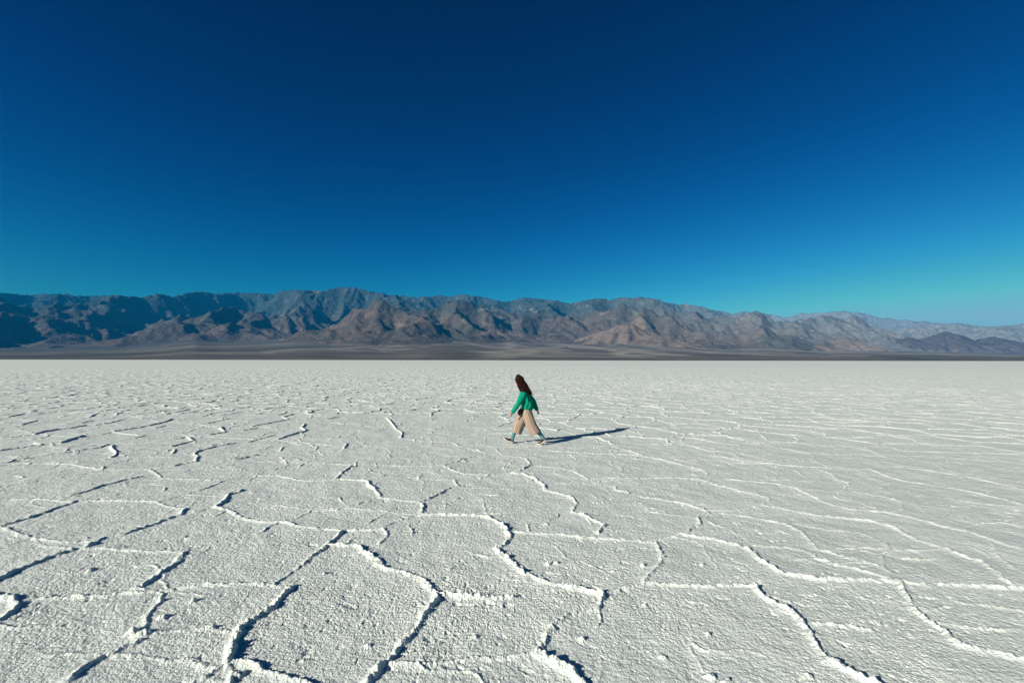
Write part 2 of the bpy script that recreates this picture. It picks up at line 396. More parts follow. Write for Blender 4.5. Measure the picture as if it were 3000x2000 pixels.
def build_ground():
    r = ground_rows()
    dense = np.linspace(-math.radians(55), math.radians(55), 1560)
    rest = np.linspace(math.radians(55), math.radians(305), 90)[1:-1]
    th = np.concatenate([dense, rest]).astype(np.float32)
    rr, tt = np.meshgrid(r, th, indexing='ij')
    X = rr * np.sin(tt); Y = rr * np.cos(tt)
    dr = np.gradient(r).astype(np.float32)
    DR = np.maximum(dr[:, None], rr * .0013)          # local sample spacing
    near = rr < 130
    nr = int(np.searchsorted(r, 220.0))
    Xn, Yn, Rn, Dn = X[:nr], Y[:nr], rr[:nr], DR[:nr]
    # meandering of the crests
    wx = Xn + .022 * noise(Xn * 3.1, Yn * 3.1, 1) + .018 * noise(Xn * 9, Yn * 9, 2) + .005 * noise(Xn * 26, Yn * 26, 22)
    wy = Yn + .022 * noise(Xn * 3.1, Yn * 3.1, 3) + .018 * noise(Xn * 9, Yn * 9, 4) + .005 * noise(Xn * 26, Yn * 26, 24)
    W = np.maximum(.0165, .58 * Dn)
    ridge = np.zeros_like(Xn); swell = np.zeros_like(Xn)
    def seg(p0, p1, s):
        R = .55
        rmin = min(math.hypot(*p0), math.hypot(*p1)); rmax = max(math.hypot(*p0), math.hypot(*p1))
        a0, a1 = math.atan2(p0[0], p0[1]), math.atan2(p1[0], p1[1])
        i0, i1 = np.searchsorted(r, [rmin - R, rmax + R])
        if i0 >= nr: return
        i1 = min(i1, nr)
        da = R / max(rmin - R, .5)
        j0, j1 = np.searchsorted(dense, [min(a0, a1) - da, max(a0, a1) + da])
        if j1 <= j0: return
        sl = (slice(i0, i1), slice(j0, j1))
        x = wx[sl]; y = wy[sl]
        vx, vy = p1[0] - p0[0], p1[1] - p0[1]; L2 = vx * vx + vy * vy + 1e-9
        t = np.clip(((x - p0[0]) * vx + (y - p0[1]) * vy) / L2, 0, 1)
        ex = x - p0[0] - t * vx; ey = y - p0[1] - t * vy
        d = np.hypot(ex, ey)
        sg = (ex * .787 + ey * .617) / (d + 1e-5)          # +1 on the shaded side
        w = W[sl] * (.8 + .35 * s) * np.where(sg < 0, 1 - .75 * sg, 1 - .15 * sg)
        np.maximum(ridge[sl], s * np.exp(-(d / w) ** 2), out=ridge[sl])
        np.maximum(swell[sl], min(s, 1.1) * np.exp(-(d / .16) ** 2), out=swell[sl])
    for off, lst in ((0, RL), (1176, RR)):
        for s, *pts in lst:
            P = [ground_xy(off + a / 2, 815.4 + b / 2) for a, b in pts]
            for a, b in zip(P[:-1], P[1:]): seg(a, b, s)
    # polygons of the wider flat
    vx = Xn + .30 * noise(Xn * .8, Yn * .8, 31) + .12 * noise(Xn * 2.3, Yn * 2.3, 33) + .04 * noise(Xn * 7, Yn * 7, 35)
    vy = Yn + .30 * noise(Xn * .8, Yn * .8, 32) + .12 * noise(Xn * 2.3, Yn * 2.3, 34) + .04 * noise(Xn * 7, Yn * 7, 36)
    cs = 1.3
    d, e, sg_ = voronoi(vx / cs + 13.3, vy / cs + 5.7, 5)
    d = d * cs
    edge_s = .50 + .50 * e
    lim = np.where(Xn < -.5, 15.5, 9.8)
    mask = np.maximum(sstep(lim, lim + 1.6, Yn), sstep(1.16, 1.22, np.abs(Xn) / np.maximum(Yn, .1)))
    mask = np.maximum(mask, 1 - sstep(2.45, 2.75, Yn))
    mask = np.maximum(mask, .42 * sstep(5.5, 9.0, Yn))
    pr = mask * edge_s * np.exp(-(d / (W * 1.05 * np.where(sg_ < 0, 1 - .75 * sg_, 1 - .15 * sg_))) ** 2)
    ridge = np.maximum(ridge, pr)
    swell = np.maximum(swell, mask * edge_s * np.exp(-(d / .16) ** 2))
    # faint smaller polygons inside the big ones
    d2, e2, _u = voronoi(vx / .74 + 3.3, vy / .74 + 1.7, 9)
    minor = np.exp(-(d2 * .74 / np.maximum(.018, .7 * Dn)) ** 2) * sstep(.40, .95, e2) * (.30 + .25 * sstep(4, 8, Yn)) * np.clip(.6 + noise(Xn * 2.7, Yn * 2.7, 72), 0, 1.3)
    # strength changes along a crest
    far_ = sstep(7, 16, Rn)
    var = np.clip(.88 + .22 * far_ + (.40 - .15 * far_) * noise(Xn * 1.7, Yn * 1.7, 6) + (.28 - .18 * far_) * noise(Xn * 6.5, Yn * 6.5, 7), .25, 1.5)
    fin = lambda wl: 1 - sstep(.30, .60, Dn / wl)      # fade what the mesh cannot carry
    crumb = 1 + .52 * noise(Xn * 18, Yn * 18, 8) * fin(.055) + .34 * noise(Xn * 42, Yn * 42, 12) * fin(.024)
    hs = (W / .0185) ** .22
    H = .0248 * (1 + .33 * far_) * ridge * var * crumb * hs +   .0045 * swell * (.6 + .4 * var) + .030 * minor * crumb
    H += .010 * noise(Xn * 1.3, Yn * 1.3, 10) + .006 * noise(Xn * 4, Yn * 4, 11)
    # popcorn crust
    rough = np.clip(.85 + .75 * noise(Xn * .9, Yn * .9, 14) + .35 * noise(Xn * 3.3, Yn * 3.3, 64) + .6 * ridge, .25, 1.7)
    b1 = np.abs(noise(Xn * 26, Yn * 26, 15)); b2 = np.abs(noise(Xn * 55, Yn * 55, 16)); b3 = noise(Xn * 100, Yn * 100, 17)
    H += rough * (.0048 * (.35 - b1) * fin(.036) + .0056 * (.35 - b2) * fin(.0185) + .0018 * b3 * fin(.012))
    pit = sstep(.35, .8, noise(Xn * 7.5, Yn * 7.5, 18)) * sstep(.1, .6, noise(Xn * 21, Yn * 21, 19) + .4)
    H -= .009 * pit * rough * fin(.06)
    pit2 = sstep(.55, .9, noise(Xn * 16, Yn * 16, 71)); H -= .008 * pit2 * rough * fin(.03)
    for half, a, b, R, hh in LUMPS:
        x0, y0 = ground_xy(half * 1176 + a / 2, 815.4 + b / 2)
        i0, i1 = np.searchsorted(r, [math.hypot(x0, y0) - .3, math.hypot(x0, y0) + .3])
        aa = math.atan2(x0, y0); da = .3 / math.hypot(x0, y0)
        j0, j1 = np.searchsorted(dense, [aa - da, aa + da])
        sl = (slice(i0, i1), slice(j0, j1))
        x = wx[sl]; y = wy[sl]
        dd = np.hypot(x - x0, (y - y0)) / (R * .7)
        H[sl] += .8 * hh * np.exp(-(dd * (1.25 + .5 * noise(x * 22, y * 22, 21))) ** 3) * (1 + .6 * noise(x * 45, y * 45, 20))
    fade = 1 - sstep(110, 215, Rn)
    Z = np.zeros_like(X)
    Z[:nr] = H * fade
    Z[0:2] = 0
    me, _ = grid_mesh('ground', X, Y, Z, wrap=True)
    wet = np.zeros_like(X)
    attr(me, 'crest', np.concatenate([np.clip(ridge * 1.0 + .35 * swell, 0, 1).ravel() * fade.ravel(), np.zeros(X.size - ridge.size)]))
    m = NT('salt_crust')
    p = m.pos()
    big = m.noise(p, .35, 3, .6)
    fine = m.noise(p, 38, 4, .65)
    mid = m.noise(p, 5, 4, .6)
    base = m.ramp(big, [(.3, (.655, .70, .63)), (.7, (.735, .77, .695))])
    base = m.mix(m.math('MULTIPLY', m.ramp(mid, [(.45, 0.0), (.75, 1.0)]), .35), base, (.63, .68, .65))
    base = m.mix(m.math('MULTIPLY', m.ramp(fine, [(.52, 0.0), (.78, 1.0)]), .4), base, (.50, .49, .43))
    base = m.mix(m.math('MULTIPLY', m.ramp(m.noise(p, .9, 5, .7, .5), [(.56, 0.0), (.74, 1.0)]), .28), base, (.62, .58, .47))
    base = m.mix(m.math('MULTIPLY', m.attr('crest'), .22), base, (.83, .85, .79))
    m.col(base)
    m.b.inputs['Roughness'].default_value = .75
    m.b.inputs['Specular IOR Level'].default_value = .25
    v = m.n('ShaderNodeTexVoronoi', feature='F1'); m.l(p, v.inputs['Vector']); v.inputs['Scale'].default_value = 75
    hgt = m.math('ADD', m.math('MULTIPLY', v.outputs['Distance'], -.6), m.math('MULTIPLY', m.noise(p, 120, 3, .7), .8))
    nrm = m.bump(hgt, .75, .006)
    nrm = m.bump(m.noise(p, 26, 4, .65), .8, .02, nrm)
    nrm = m.bump(m.noise(p, 9, 4, .7), .6, .03, nrm)
    m.l(nrm, m.b.inputs['Normal'])
    g = link('ground', me, m.m)
    tag(g, 'white salt flat broken into ridged polygons, stretching to the mountains', None, 'structure')
    return g, X, Y, Z, r, th

GROUND, GX_, GY_, GZ_, GR_, GT_ = build_ground()
def ground_z(x, y, rad=.03):
    i = int(np.searchsorted(GR_, math.hypot(x, y))); j = int(np.searchsorted(GT_[:1560], math.atan2(x, y)))
    return float(GZ_[max(i - 3, 0):i + 4, max(j - 6, 0):j + 7].max())

# ------------------------------------------------------------------ far terrain
SKYL = [(-200,668),(0,673),(50,679),(125,676),(175,679),(192,681.5),(250,680.5),(287,681),(325,685.5),(362,675),(397,683),(432,672.5),(475,672),(500,675),(525,672),(588,675),(628,676),(648,669),(688,665),(700,667),(738,669),(763,664),(803,661.5),(823,663),(845,670),(888,677),(943,683),(963,683.5),(973,682),(985,683),(1008,679.5),(1035,683),(1063,675.5),(1100,683),(1115,683),(1155,695),(1176,692),(1201,683),(1216,686.5),(1263,690),(1303,698),(1331,694),(1371,686.5),(1408,690),(1433,683.5),(1496,685),(1531,696.5),(1566,701),(1573,699),(1613,706),(1643,715.5),(1666,717),(1683,723),(1701,717),(1726,716),(1764,721),(1801,730),(1814,729),(1839,720),(1856,721),(1901,718),(1934,715),(1984,719),(2021,731.6),(2041,730),(2061,736.6),(2084,735),(2099,740),(2121,738),(2164,744),(2201,742.4),(2239,749),(2271,752),(2309,750),(2352,744),(2600,752)]
FOOTY = [(-300,802),(0,800),(290,791),(450,777),(600,786),(760,789),(900,785),(1176,787),(1430,792),(1660,799),(1900,804),(2130,807),(2352,811),(2700,812)]
def curve(pts):
    u, t = zip(*[sky_tan(x, y) for x, y in pts])
    return np.array(u), np.array(t)
SU, ST = curve(SKYL); FU, FT = curve(FOOTY)
SHORE = 3300.0
def foot_dist(u):
    return 11500 + 900 * np.sin(u * 7 + 1) + 2200 * sstep(.35, 1.0, u)
def fan_height(X, Y):
    u = X / Y
    zf = foot_dist(u)
    hf = np.interp(u, FU, FT) * zf
    hf = hf * (1 + .16 * noise(u * 5.5, u * 0 + 2.2, 91))
    t = (Y - SHORE) / (zf - SHORE)
    tp = np.clip(t, 0, None)
    h = hf * np.where(tp < 1, .75 * tp + .25 * tp ** 2.2, 1 + (tp - 1) * .9)
    return np.where(t < 0, t * 60, h)

def erode(h, fixed, cell, U, K, dt, iters, smax=.85):
    R, C = h.shape; N = R * C
    idx = np.arange(N).reshape(R, C)
    nb = [(-1, -1), (-1, 0), (-1, 1), (0, -1), (0, 1), (1, -1), (1, 0), (1, 1)]
    di = [math.hypot(*o) * cell for o in nb]
    for it in range(iters):
        hp = np.pad(h, 1, constant_values=1e9)
        for _ in range(2):
            mn = np.min([hp[1 + a:1 + a + R, 1 + b:1 + b + C] for a, b in nb], axis=0)
            pit = (mn >= h) & (~fixed)
            h = np.where(pit, mn + .5, h); hp[1:-1, 1:-1] = h
        best = np.zeros((R, C)); rc = idx.copy(); dl = np.full((R, C), cell)
        for (a, b), d in zip(nb, di):
            s = (h - hp[1 + a:1 + a + R, 1 + b:1 + b + C]) / d
            m = s > best
            best = np.where(m, s, best); dl = np.where(m, d, dl)
            rc = np.where(m, idx + a * C + b, rc)
        rc = np.where(fixed, idx, rc).ravel(); dlf = dl.ravel()
        dist = (rc != np.arange(N)).astype(np.int32); ptr = rc.copy()
        for _ in range(11):
            dist = dist + dist[ptr]; ptr = ptr[ptr]
        order = np.argsort(dist, kind='stable'); ds = dist[order]
        bounds = np.searchsorted(ds, np.arange(ds[-1] + 2))
        A = np.full(N, cell * cell)
        levels = [order[bounds[k]:bounds[k + 1]] for k in range(len(bounds) - 1)]
        for lv in levels[:0:-1]:
            np.add.at(A, rc[lv], A[lv])
        hf = h.ravel() + np.where(fixed.ravel(), 0, U.ravel() * dt)
        f = K * dt * np.sqrt(A) / dlf
        for lv in levels[1:]:
            q = rc[lv]
            nh = (hf[lv] + f[lv] * hf[q]) / (1 + f[lv])
            hf[lv] = np.minimum(nh, hf[q] + smax * dlf[lv])
        h = hf.reshape(R, C)
    return h, A.reshape(R, C)

def upsample(a, nR, nC):
    R, C = a.shape
    y = np.linspace(0, R - 1, nR); x = np.linspace(0, C - 1, nC)
    yi = np.clip(y.astype(int), 0, R - 2); xi = np.clip(x.astype(int), 0, C - 2)
    fy = (y - yi)[:, None]; fx = (x - xi)[None]
    a00 = a[yi][:, xi]; a01 = a[yi][:, xi + 1]; a10 = a[yi + 1][:, xi]; a11 = a[yi + 1][:, xi + 1]
    return (a00 * (1 - fx) + a01 * fx) * (1 - fy) + (a10 * (1 - fx) + a11 * fx) * fy

def build_mountains():
    X0, X1, Y0, Y1 = -29000., 41000., 9500., 37000.
    def setup(cell):
        x = np.arange(X0, X1, cell); y = np.arange(Y0, Y1, cell)
        Y, X = np.meshgrid(y, x, indexing='ij')
        u = X / Y
        foot = foot_dist(u) + 2300 * noise(X / 4600, Y / 12000, 41) + 700 * noise(X / 900, Y / 900, 42)
        crest = 20500 + 3500 * sstep(.2, .5, u) + 8000 * sstep(.45, 1.1, u) + 1200 * noise(u * 3.2, u * 0 + .5, 43)
        return X, Y, u, foot, crest
    def uplift(X, Y, u, foot, crest):
        t = (Y - foot) / (crest - foot)
        up = .75 + .45 * sstep(.1, 1.0, t) - .8 * sstep(1.1, 1.7, t)
        low = np.clip(1 + 1.1 * fbm(X / 4200, Y / 3600, 3, 44), .15, 2.6)
        return np.clip(up, .15, None) * low * 1e-3
    cell = 90.
    X, Y, u, foot, crest = setup(cell)
    fan = fan_height(X, Y)
    fixed = Y < foot; fixed[-1] = True; fixed[:, 0] = True; fixed[:, -1] = True
    t = np.clip((Y - foot) / (crest - foot), 0, 1.2)
    h = fan + 900 * t + 330 * (fbm(X / 2200, Y / 2200, 6, 45, .6)) * np.clip(t * 6, 0, 1)
    h, A = erode(h, fixed, cell, uplift(X, Y, u, foot, crest), 4.5e-6, 6e4, 34, .78)
    c2 = 45.
    X, Y, u, foot, crest = setup(c2)
    h = upsample(h, *X.shape)
    fan = fan_height(X, Y)
    fixed = Y < foot; fixed[-1] = True; fixed[:, 0] = True; fixed[:, -1] = True
    h = np.where(fixed, np.minimum(h, fan), h + 85 * fbm(X / 420, Y / 420, 4, 47, .62))
    h, A = erode(h, fixed, c2, uplift(X, Y, u, foot, crest), 3.6e-6, 2.2e4, 10, .75)
    # match the heights to the skyline of the range
    nb = 900
    lo, hi = -1.3, 1.25
    cen = np.linspace(lo, hi, nb)
    bi = np.clip(((u - lo) / (hi - lo) * (nb - 1)).round().astype(int), 0, nb - 1)
    above = np.clip(h - fan, 0, None) * (.28 + .72 * sstep(0, 3200, Y - foot))
    tgt = np.interp(cen, SU, ST)
    scale = np.ones(nb)
    for it in range(4):
        hh = fan + above * scale[bi]
        ang = (hh - CAM_H) / Y
        mx = np.full(nb, -1.0); np.maximum.at(mx, bi.ravel(), ang.ravel())
        scale *= np.clip(tgt / np.maximum(mx, .01), .4, 2.5)
        k = np.exp(-(np.arange(-12, 13) / (6.0 if it < 2 else 1.6)) ** 2); k /= k.sum()
        scale = np.convolve(np.pad(scale, 12, mode='edge'), k, mode='valid')
    h = fan + above * np.interp(u, cen, scale)
    rg_ = (1 - np.abs(noise(X / 330, Y / 330, 48)) * 2) * 48 + (1 - np.abs(noise(X / 150, Y / 150, 49)) * 2) * 22
    h = np.where(h > fan + 3, h + rg_ * np.clip((h - fan) / 250, 0, 1), fan - 40)
    inview = (u > -1.35) & (u < 1.3)
    tan_ = np.zeros_like(h); drk = np.zeros_like(h)
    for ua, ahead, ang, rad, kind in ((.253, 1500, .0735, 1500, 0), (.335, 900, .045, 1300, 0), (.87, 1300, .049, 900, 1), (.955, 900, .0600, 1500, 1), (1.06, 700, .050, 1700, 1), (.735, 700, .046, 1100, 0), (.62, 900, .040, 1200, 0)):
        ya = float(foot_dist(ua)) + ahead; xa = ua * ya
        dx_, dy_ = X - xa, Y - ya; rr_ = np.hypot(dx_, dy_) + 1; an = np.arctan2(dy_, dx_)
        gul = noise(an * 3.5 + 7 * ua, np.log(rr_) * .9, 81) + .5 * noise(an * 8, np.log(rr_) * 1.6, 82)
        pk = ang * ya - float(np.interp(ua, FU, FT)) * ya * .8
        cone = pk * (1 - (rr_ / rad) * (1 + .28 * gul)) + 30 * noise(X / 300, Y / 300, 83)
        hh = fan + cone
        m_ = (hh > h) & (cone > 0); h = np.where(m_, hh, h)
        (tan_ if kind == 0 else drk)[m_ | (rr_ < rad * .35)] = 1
    keepv = (h > fan - 39) & inview
    keep = keepv[:-1, :-1] | keepv[1:, :-1] | keepv[:-1, 1:] | keepv[1:, 1:]
    me, used = grid_mesh('mountains', X, Y, h, keep)
    attr(me, 'flow', np.clip(np.log10(A.ravel()[used] / 3000) / 4, 0, 1))
    attr(me, 'pale', tan_.ravel()[used]); attr(me, 'dark', drk.ravel()[used])
    m = NT('bare_rock')
    p = m.pos()
    pw = m.mapv(p, (1, 1, 2.2))
    n1 = m.noise(pw, 1 / 2600., 5, .6, .6)
    n2 = m.noise(pw, 1 / 900., 6, .65, .4)
    n3 = m.noise(m.mapv(p, (1, 1, 1), (0, 0, 0), (9000, 400, 0)), 1 / 5200., 3, .5)
    c = m.ramp(n1, [(.30, (.050, .058, .052)), (.48, (.115, .088, .070)), (.60, (.150, .112, .092)), (.75, (.23, .18, .15))])
    c = m.mix(m.ramp(n2, [(.35, .65), (.6, 0.0)]), c, (.060, .062, .056))
    c = m.mix(m.ramp(n2, [(.60, 0.0), (.78, .5)]), c, (.34, .275, .22))
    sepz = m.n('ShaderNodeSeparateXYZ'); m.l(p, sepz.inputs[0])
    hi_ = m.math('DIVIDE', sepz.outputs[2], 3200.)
    c = m.mix(m.ramp(hi_, [(.38, 0.0), (.72, .78)]), c, (.028, .055, .054))  # teal cast of the air painted onto the high slopes, not a rock colour
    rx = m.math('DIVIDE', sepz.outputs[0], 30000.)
    c = m.mix(m.ramp(rx, [(.08, 0.0), (.55, .62)]), c, (.30, .31, .29))  # paler to the right: distance haze painted into the rock colour
    c = m.mix(m.math('MULTIPLY', m.ramp(m.attr('flow'), [(.35, 0.0), (.75, 1.0)]), .35), c, (.24, .20, .16))
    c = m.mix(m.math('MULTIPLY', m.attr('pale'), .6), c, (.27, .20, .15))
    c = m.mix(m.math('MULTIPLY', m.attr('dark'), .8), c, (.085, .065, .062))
    n5 = m.noise(m.mapv(p, (1, .3, .5)), 1 / 700., 5, .7, .5)
    c = m.mix(m.math('MULTIPLY', m.ramp(n5, [(.58, 0.0), (.68, .7)]), m.ramp(hi_, [(.25, 0.0), (.5, 1.0)])), c, (.24, .24, .21))
    n4 = m.noise(m.mapv(p, (1, 1, 1.6)), 1 / 520., 6, .75, 1.2)
    c = m.mix(m.ramp(n4, [(.56, 0.0), (.72, .45)]), c, (.34, .29, .25))
    c = m.mix(m.ramp(n4, [(.32, .5), (.46, 0.0)]), c, (.045, .052, .048))
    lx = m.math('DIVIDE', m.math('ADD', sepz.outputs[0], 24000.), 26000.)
    c = m.mix(m.ramp(lx, [(.1, .55), (.68, 0.0)]), c, (.024, .048, .050))  # left range darkened to teal, blue haze tint put into the rock colour
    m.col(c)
    m.b.inputs['Roughness'].default_value = .95; m.b.inputs['Specular IOR Level'].default_value = 0.05
    nr = m.bump(m.noise(p, 1 / 150., 6, .7), 1.0, 95)
    m.l(nr, m.b.inputs['Normal'])
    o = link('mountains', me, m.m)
    tag(o, 'long barren brown and blue mountain range closing off the salt flat', None, 'structure')
    return float(h[keepv].max())

def build_plain():
    # gravel fans between the salt and the mountains
    uc = np.linspace(-1.4, 1.35, 1500)
    t = np.linspace(0, 1, 330) ** 1.5
    U = np.repeat(uc[None], len(t), 0)
    zf = foot_dist(U)
    Y = SHORE - 90 + t[:, None] * (zf * 1.35 - SHORE)
    X = U * Y
    h = fan_height(X, Y)
    shore = 110 * fbm(X / 700, X * 0 + 3, 4, 51)
    h = h + np.clip((Y - SHORE) / 2500, 0, 1) * (6 * fbm(X / 500, Y / 500, 4, 52) + 18 * noise(X / 2600, Y / 2600, 53))
    tt = Y - SHORE - shore
    h = np.where(tt < 150, np.minimum(h, tt * .02), h) + 0 * h
    # braided washes run down from the canyon mouths
    wash = np.zeros_like(X); dark = np.zeros_like(X)
    rg = np.random.default_rng(5)
    apex = [-1.25,-1.0,-.83,-.69,-.52,-.36,-.27,-.15,-.02,.1,.21,.30,.41,.55,.66,.80,.95,1.1,1.25]
    for ua in apex:
        ya = float(foot_dist(ua)) * rg.uniform(1.0, 1.1); xa = ua * ya
        for k in range(rg.integers(6, 9)):
            ang = rg.normal(0, .35) + (1.0 if ua > .12 else -1.0 if ua < -.1 else 0) * rg.uniform(.2, 1.0)
            n = 220; s = np.linspace(0, 1, n)
            L = (ya - SHORE) / max(math.cos(ang), .30) * rg.uniform(.6, 1.0)
            px = xa + math.sin(ang) * L * s + 260 * np.interp(s * 14, np.arange(20), rg.normal(0, 1, 20)) * s ** .6
            py = ya - math.cos(ang) * L * s
            ok = py > SHORE
            pu = px / py
            wdt = rg.uniform(35, 100); st = rg.uniform(.35, 1.0)
            if k % 3 == 0: wdt *= 1.6
            js = np.clip(((pu + 1.4) / 2.75 * 1499).round().astype(int), 0, 1499)
            tq = (py - (SHORE - 90)) / (foot_dist(pu) * 1.35 - SHORE)
            is_ = np.clip((np.clip(tq, 0, 1) ** (1 / 1.5) * 329).round().astype(int), 0, 329)
            for i, j, x_, y_, g in zip(is_[ok], js[ok], px[ok], py[ok], s[ok]):
                sl = (slice(max(i - 7, 0), i + 8), slice(max(j - 26, 0), j + 27))
                d2 = ((X[sl] - x_) ** 2 + (Y[sl] - y_) ** 2) / (wdt * (1 + g)) ** 2
                np.maximum(wash[sl], st * np.exp(-d2), out=wash[sl])
    me, _ = grid_mesh('desert_plain', X, Y, h)
    attr(me, 'wash', wash * np.clip((Y - SHORE - shore - 200) / 900, .15, 1))
    attr(me, 'edge', 1 - np.clip((Y - SHORE - shore) / 70, 0, 1))
    m = NT('fan_gravel')
    p = m.pos()
    n1 = m.noise(p, 1 / 1400., 5, .6, 1.2); n2 = m.noise(m.mapv(m.mapv(p, (1, 1, 1), (0, 0, math.radians(24))), (.16, 1, 1)), 1 / 190., 6, .7)
    n2b = m.noise(m.mapv(m.mapv(p, (1, 1, 1), (0, 0, -math.radians(24))), (.16, 1, 1)), 1 / 190., 6, .7)
    sx = m.n('ShaderNodeSeparateXYZ'); m.l(p, sx.inputs[0])
    sidef = m.math('ADD', m.math('DIVIDE', sx.outputs[0], 5000.), .4, True)
    mixn = m.n('ShaderNodeMix', data_type='FLOAT'); m.l(sidef, mixn.inputs[0]); m.l(n2b, mixn.inputs[2]); m.l(n2, mixn.inputs[3])
    nn = mixn.outputs[0]
    c = m.ramp(n1, [(.35, (.070, .072, .070)), (.55, (.110, .102, .093)), (.72, (.165, .145, .125))])
    c = m.mix(m.ramp(nn, [(.50, 0.0), (.62, .75)]), c, (.20, .175, .145))
    c = m.mix(m.ramp(nn, [(.36, .7), (.47, 0.0)]), c, (.052, .055, .054))
    c = m.mix(m.math('MULTIPLY', m.attr('wash'), .85), c, (.36, .325, .27))
    c = m.mix(m.ramp(m.attr('edge'), [(.2, 0.0), (.7, .9)]), c, (.045, .044, .030))
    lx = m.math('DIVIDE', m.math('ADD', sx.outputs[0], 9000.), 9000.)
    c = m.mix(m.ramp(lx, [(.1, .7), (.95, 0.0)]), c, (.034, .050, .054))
    m.col(c); m.b.inputs['Roughness'].default_value = .95; m.b.inputs['Specular IOR Level'].default_value = 0.05
    m.l(m.bump(m.noise(p, 1 / 60., 4, .6), .5, 8), m.b.inputs['Normal'])
    o = link('desert_plain', me, m.m)
    tag(o, 'grey brown gravel fans with pale dry washes below the mountains', None, 'structure')
    return float(h.min())

LOW = build_plain()
ZTOP = build_mountains()

# ------------------------------------------------------------------ air
def build_haze():
    x0, x1, y0, y1, z0, z1 = -46000, 46000, -46000, 46000, min(LOW, -5) - 1, ZTOP + 60
    v = [(x, y, z) for z in (z0, z1) for x, y in ((x0, y0), (x1, y0), (x1, y1), (x0, y1))]
    f = [(3, 2, 1, 0), (4, 5, 6, 7), (0, 1, 5, 4), (1, 2, 6, 5), (2, 3, 7, 6), (3, 0, 4, 7)]
    me = bpy.data.meshes.new('haze'); me.from_pydata(v, [], f)
    m = bpy.data.materials.new('haze_air'); m.use_nodes = True
    t = m.node_tree; t.nodes.clear()
    o = t.nodes.new('ShaderNodeOutputMaterial'); pv = t.nodes.new('ShaderNodeVolumePrincipled')
    pv.inputs['Color'].default_value = (.008, .36, .84, 1)
    pv.inputs['Density'].default_value = HAZE_D
    pv.inputs['Anisotropy'].default_value = -0.10
    t.links.new(pv.outputs[0], o.inputs['Volume'])
    ob = link('haze', me, m, smooth=False)
    tag(ob, None, None, 'stuff')
HAZE_D = 1.45e-5
build_haze()

# ------------------------------------------------------------------ the walking woman
def V(x, y, z): return Vector((x, y, z))

class Loft:
    """closed tubes through rings; every ring: centre, half width, half depth, optional axes"""
    def __init__(s): s.v = []; s.f = []; s.uv = []
    def tube(s, rings, seg=20, side=V(0, 1, 0), cap=True, fold=None, power=2.0):
        n = len(rings); base = len(s.v); P = [Vector(r[0]) for r in rings]
        for i, r in enumerate(rings):
            tan = (P[min(i + 1, n - 1)] - P[max(i - 1, 0)]).normalized()
            if len(r) > 3: tan = Vector(r[3]).normalized()
            b = (side - tan * side.dot(tan)).normalized(); a = b.cross(tan).normalized()
            for k in range(seg):
                t = 2 * math.pi * k / seg
                c, sn = math.cos(t), math.sin(t)
                if power != 2.0:
                    c = math.copysign(abs(c) ** (2 / power), c); sn = math.copysign(abs(sn) ** (2 / power), sn)
                m = 1.0 if fold is None else fold(t, i / (n - 1))
                s.v.append(P[i] + a * (r[1] * c * m) + b * (r[2] * sn * m))
                s.uv.append((k / seg, i / (n - 1)))
        for i in range(n - 1):
            for k in range(seg):
                a0 = base + i * seg + k; a1 = base + i * seg + (k + 1) % seg
                s.f.append((a0, a1, a1 + seg, a0 + seg))
        if cap:
            for i in (0, n - 1):
                c = len(s.v); s.v.append(P[i].copy()); s.uv.append((0, i / max(n - 1, 1)))
                for k in range(seg):
                    a0 = base + i * seg + k; a1 = base + i * seg + (k + 1) % seg
                    s.f.append((a0, c, a1) if i == 0 else (a1, c, a0))
        return s
    def ball(s, c, rx, ry, rz, seg=18, rings=12):
        c = Vector(c); R = []
        for i in range(rings + 1):
            p = math.pi * i / rings
            R.append((c + V(0, 0, -rz * math.cos(p)), max(rx * math.sin(p), 1e-4), max(ry * math.sin(p), 1e-4), (0, 0, 1)))
        return s.tube(R, seg)
    def mesh(s, name):
        me = bpy.data.meshes.new(name); me.from_pydata([tuple(p) for p in s.v], [], s.f); me.update()
        return me

def finish(me, name, mat, parent, mods):
    """apply modifiers and return a plain mesh object"""
    o = bpy.data.objects.new(name + '_work', me); COL.objects.link(o)
    for typ, kw in mods:
        m = o.modifiers.new(typ, typ)
        for k, v in kw.items(): setattr(m, k, v)
    dg = bpy.context.evaluated_depsgraph_get()
    out = bpy.data.meshes.new_from_object(o.evaluated_get(dg), depsgraph=dg)
    bpy.data.objects.remove(o); out.name = name; out.materials.clear()
    return link(name, out, mat, parent)

def smooth_path(pts, n):
    """resample (centre, rx, ry) keys smoothly"""
    K = len(pts); out = []
    A = np.array([[*p[0], p[1], p[2]] for p in pts], float)
    t = np.linspace(0, K - 1, n)
    for q in t:
        i = min(int(q), K - 2); f = q - i
        p0, p1, p2, p3 = A[max(i - 1, 0)], A[i], A[i + 1], A[min(i + 2, K - 1)]
        v = .5 * ((2 * p1) + (-p0 + p2) * f + (2 * p0 - 5 * p1 + 4 * p2 - p3) * f * f + (-p0 + 3 * p1 - 3 * p2 + p3) * f ** 3)
        out.append(((v[0], v[1], v[2]), max(v[3], 1e-4), max(v[4], 1e-4)))
    return out

def simple_mat(name, colr, rough=.8, nscale=None, amount=.15, bump=None, spec=.2):
    m = NT(name); p = m.obj()
    if nscale:
        f = m.noise(p, nscale, 4, .6)
        m.col(m.mix(f, tuple(c * (1 - amount) for c in colr), tuple(min(1, c * (1 + amount)) for c in colr)))
    else: m.col(colr)
    if bump: m.l(m.bump(m.noise(p, bump[0], 3, .6), bump[1], bump[2]), m.b.inputs['Normal'])
    m.b.inputs['Roughness'].default_value = rough; m.b.inputs['Specular IOR Level'].default_value = spec
    return m.m

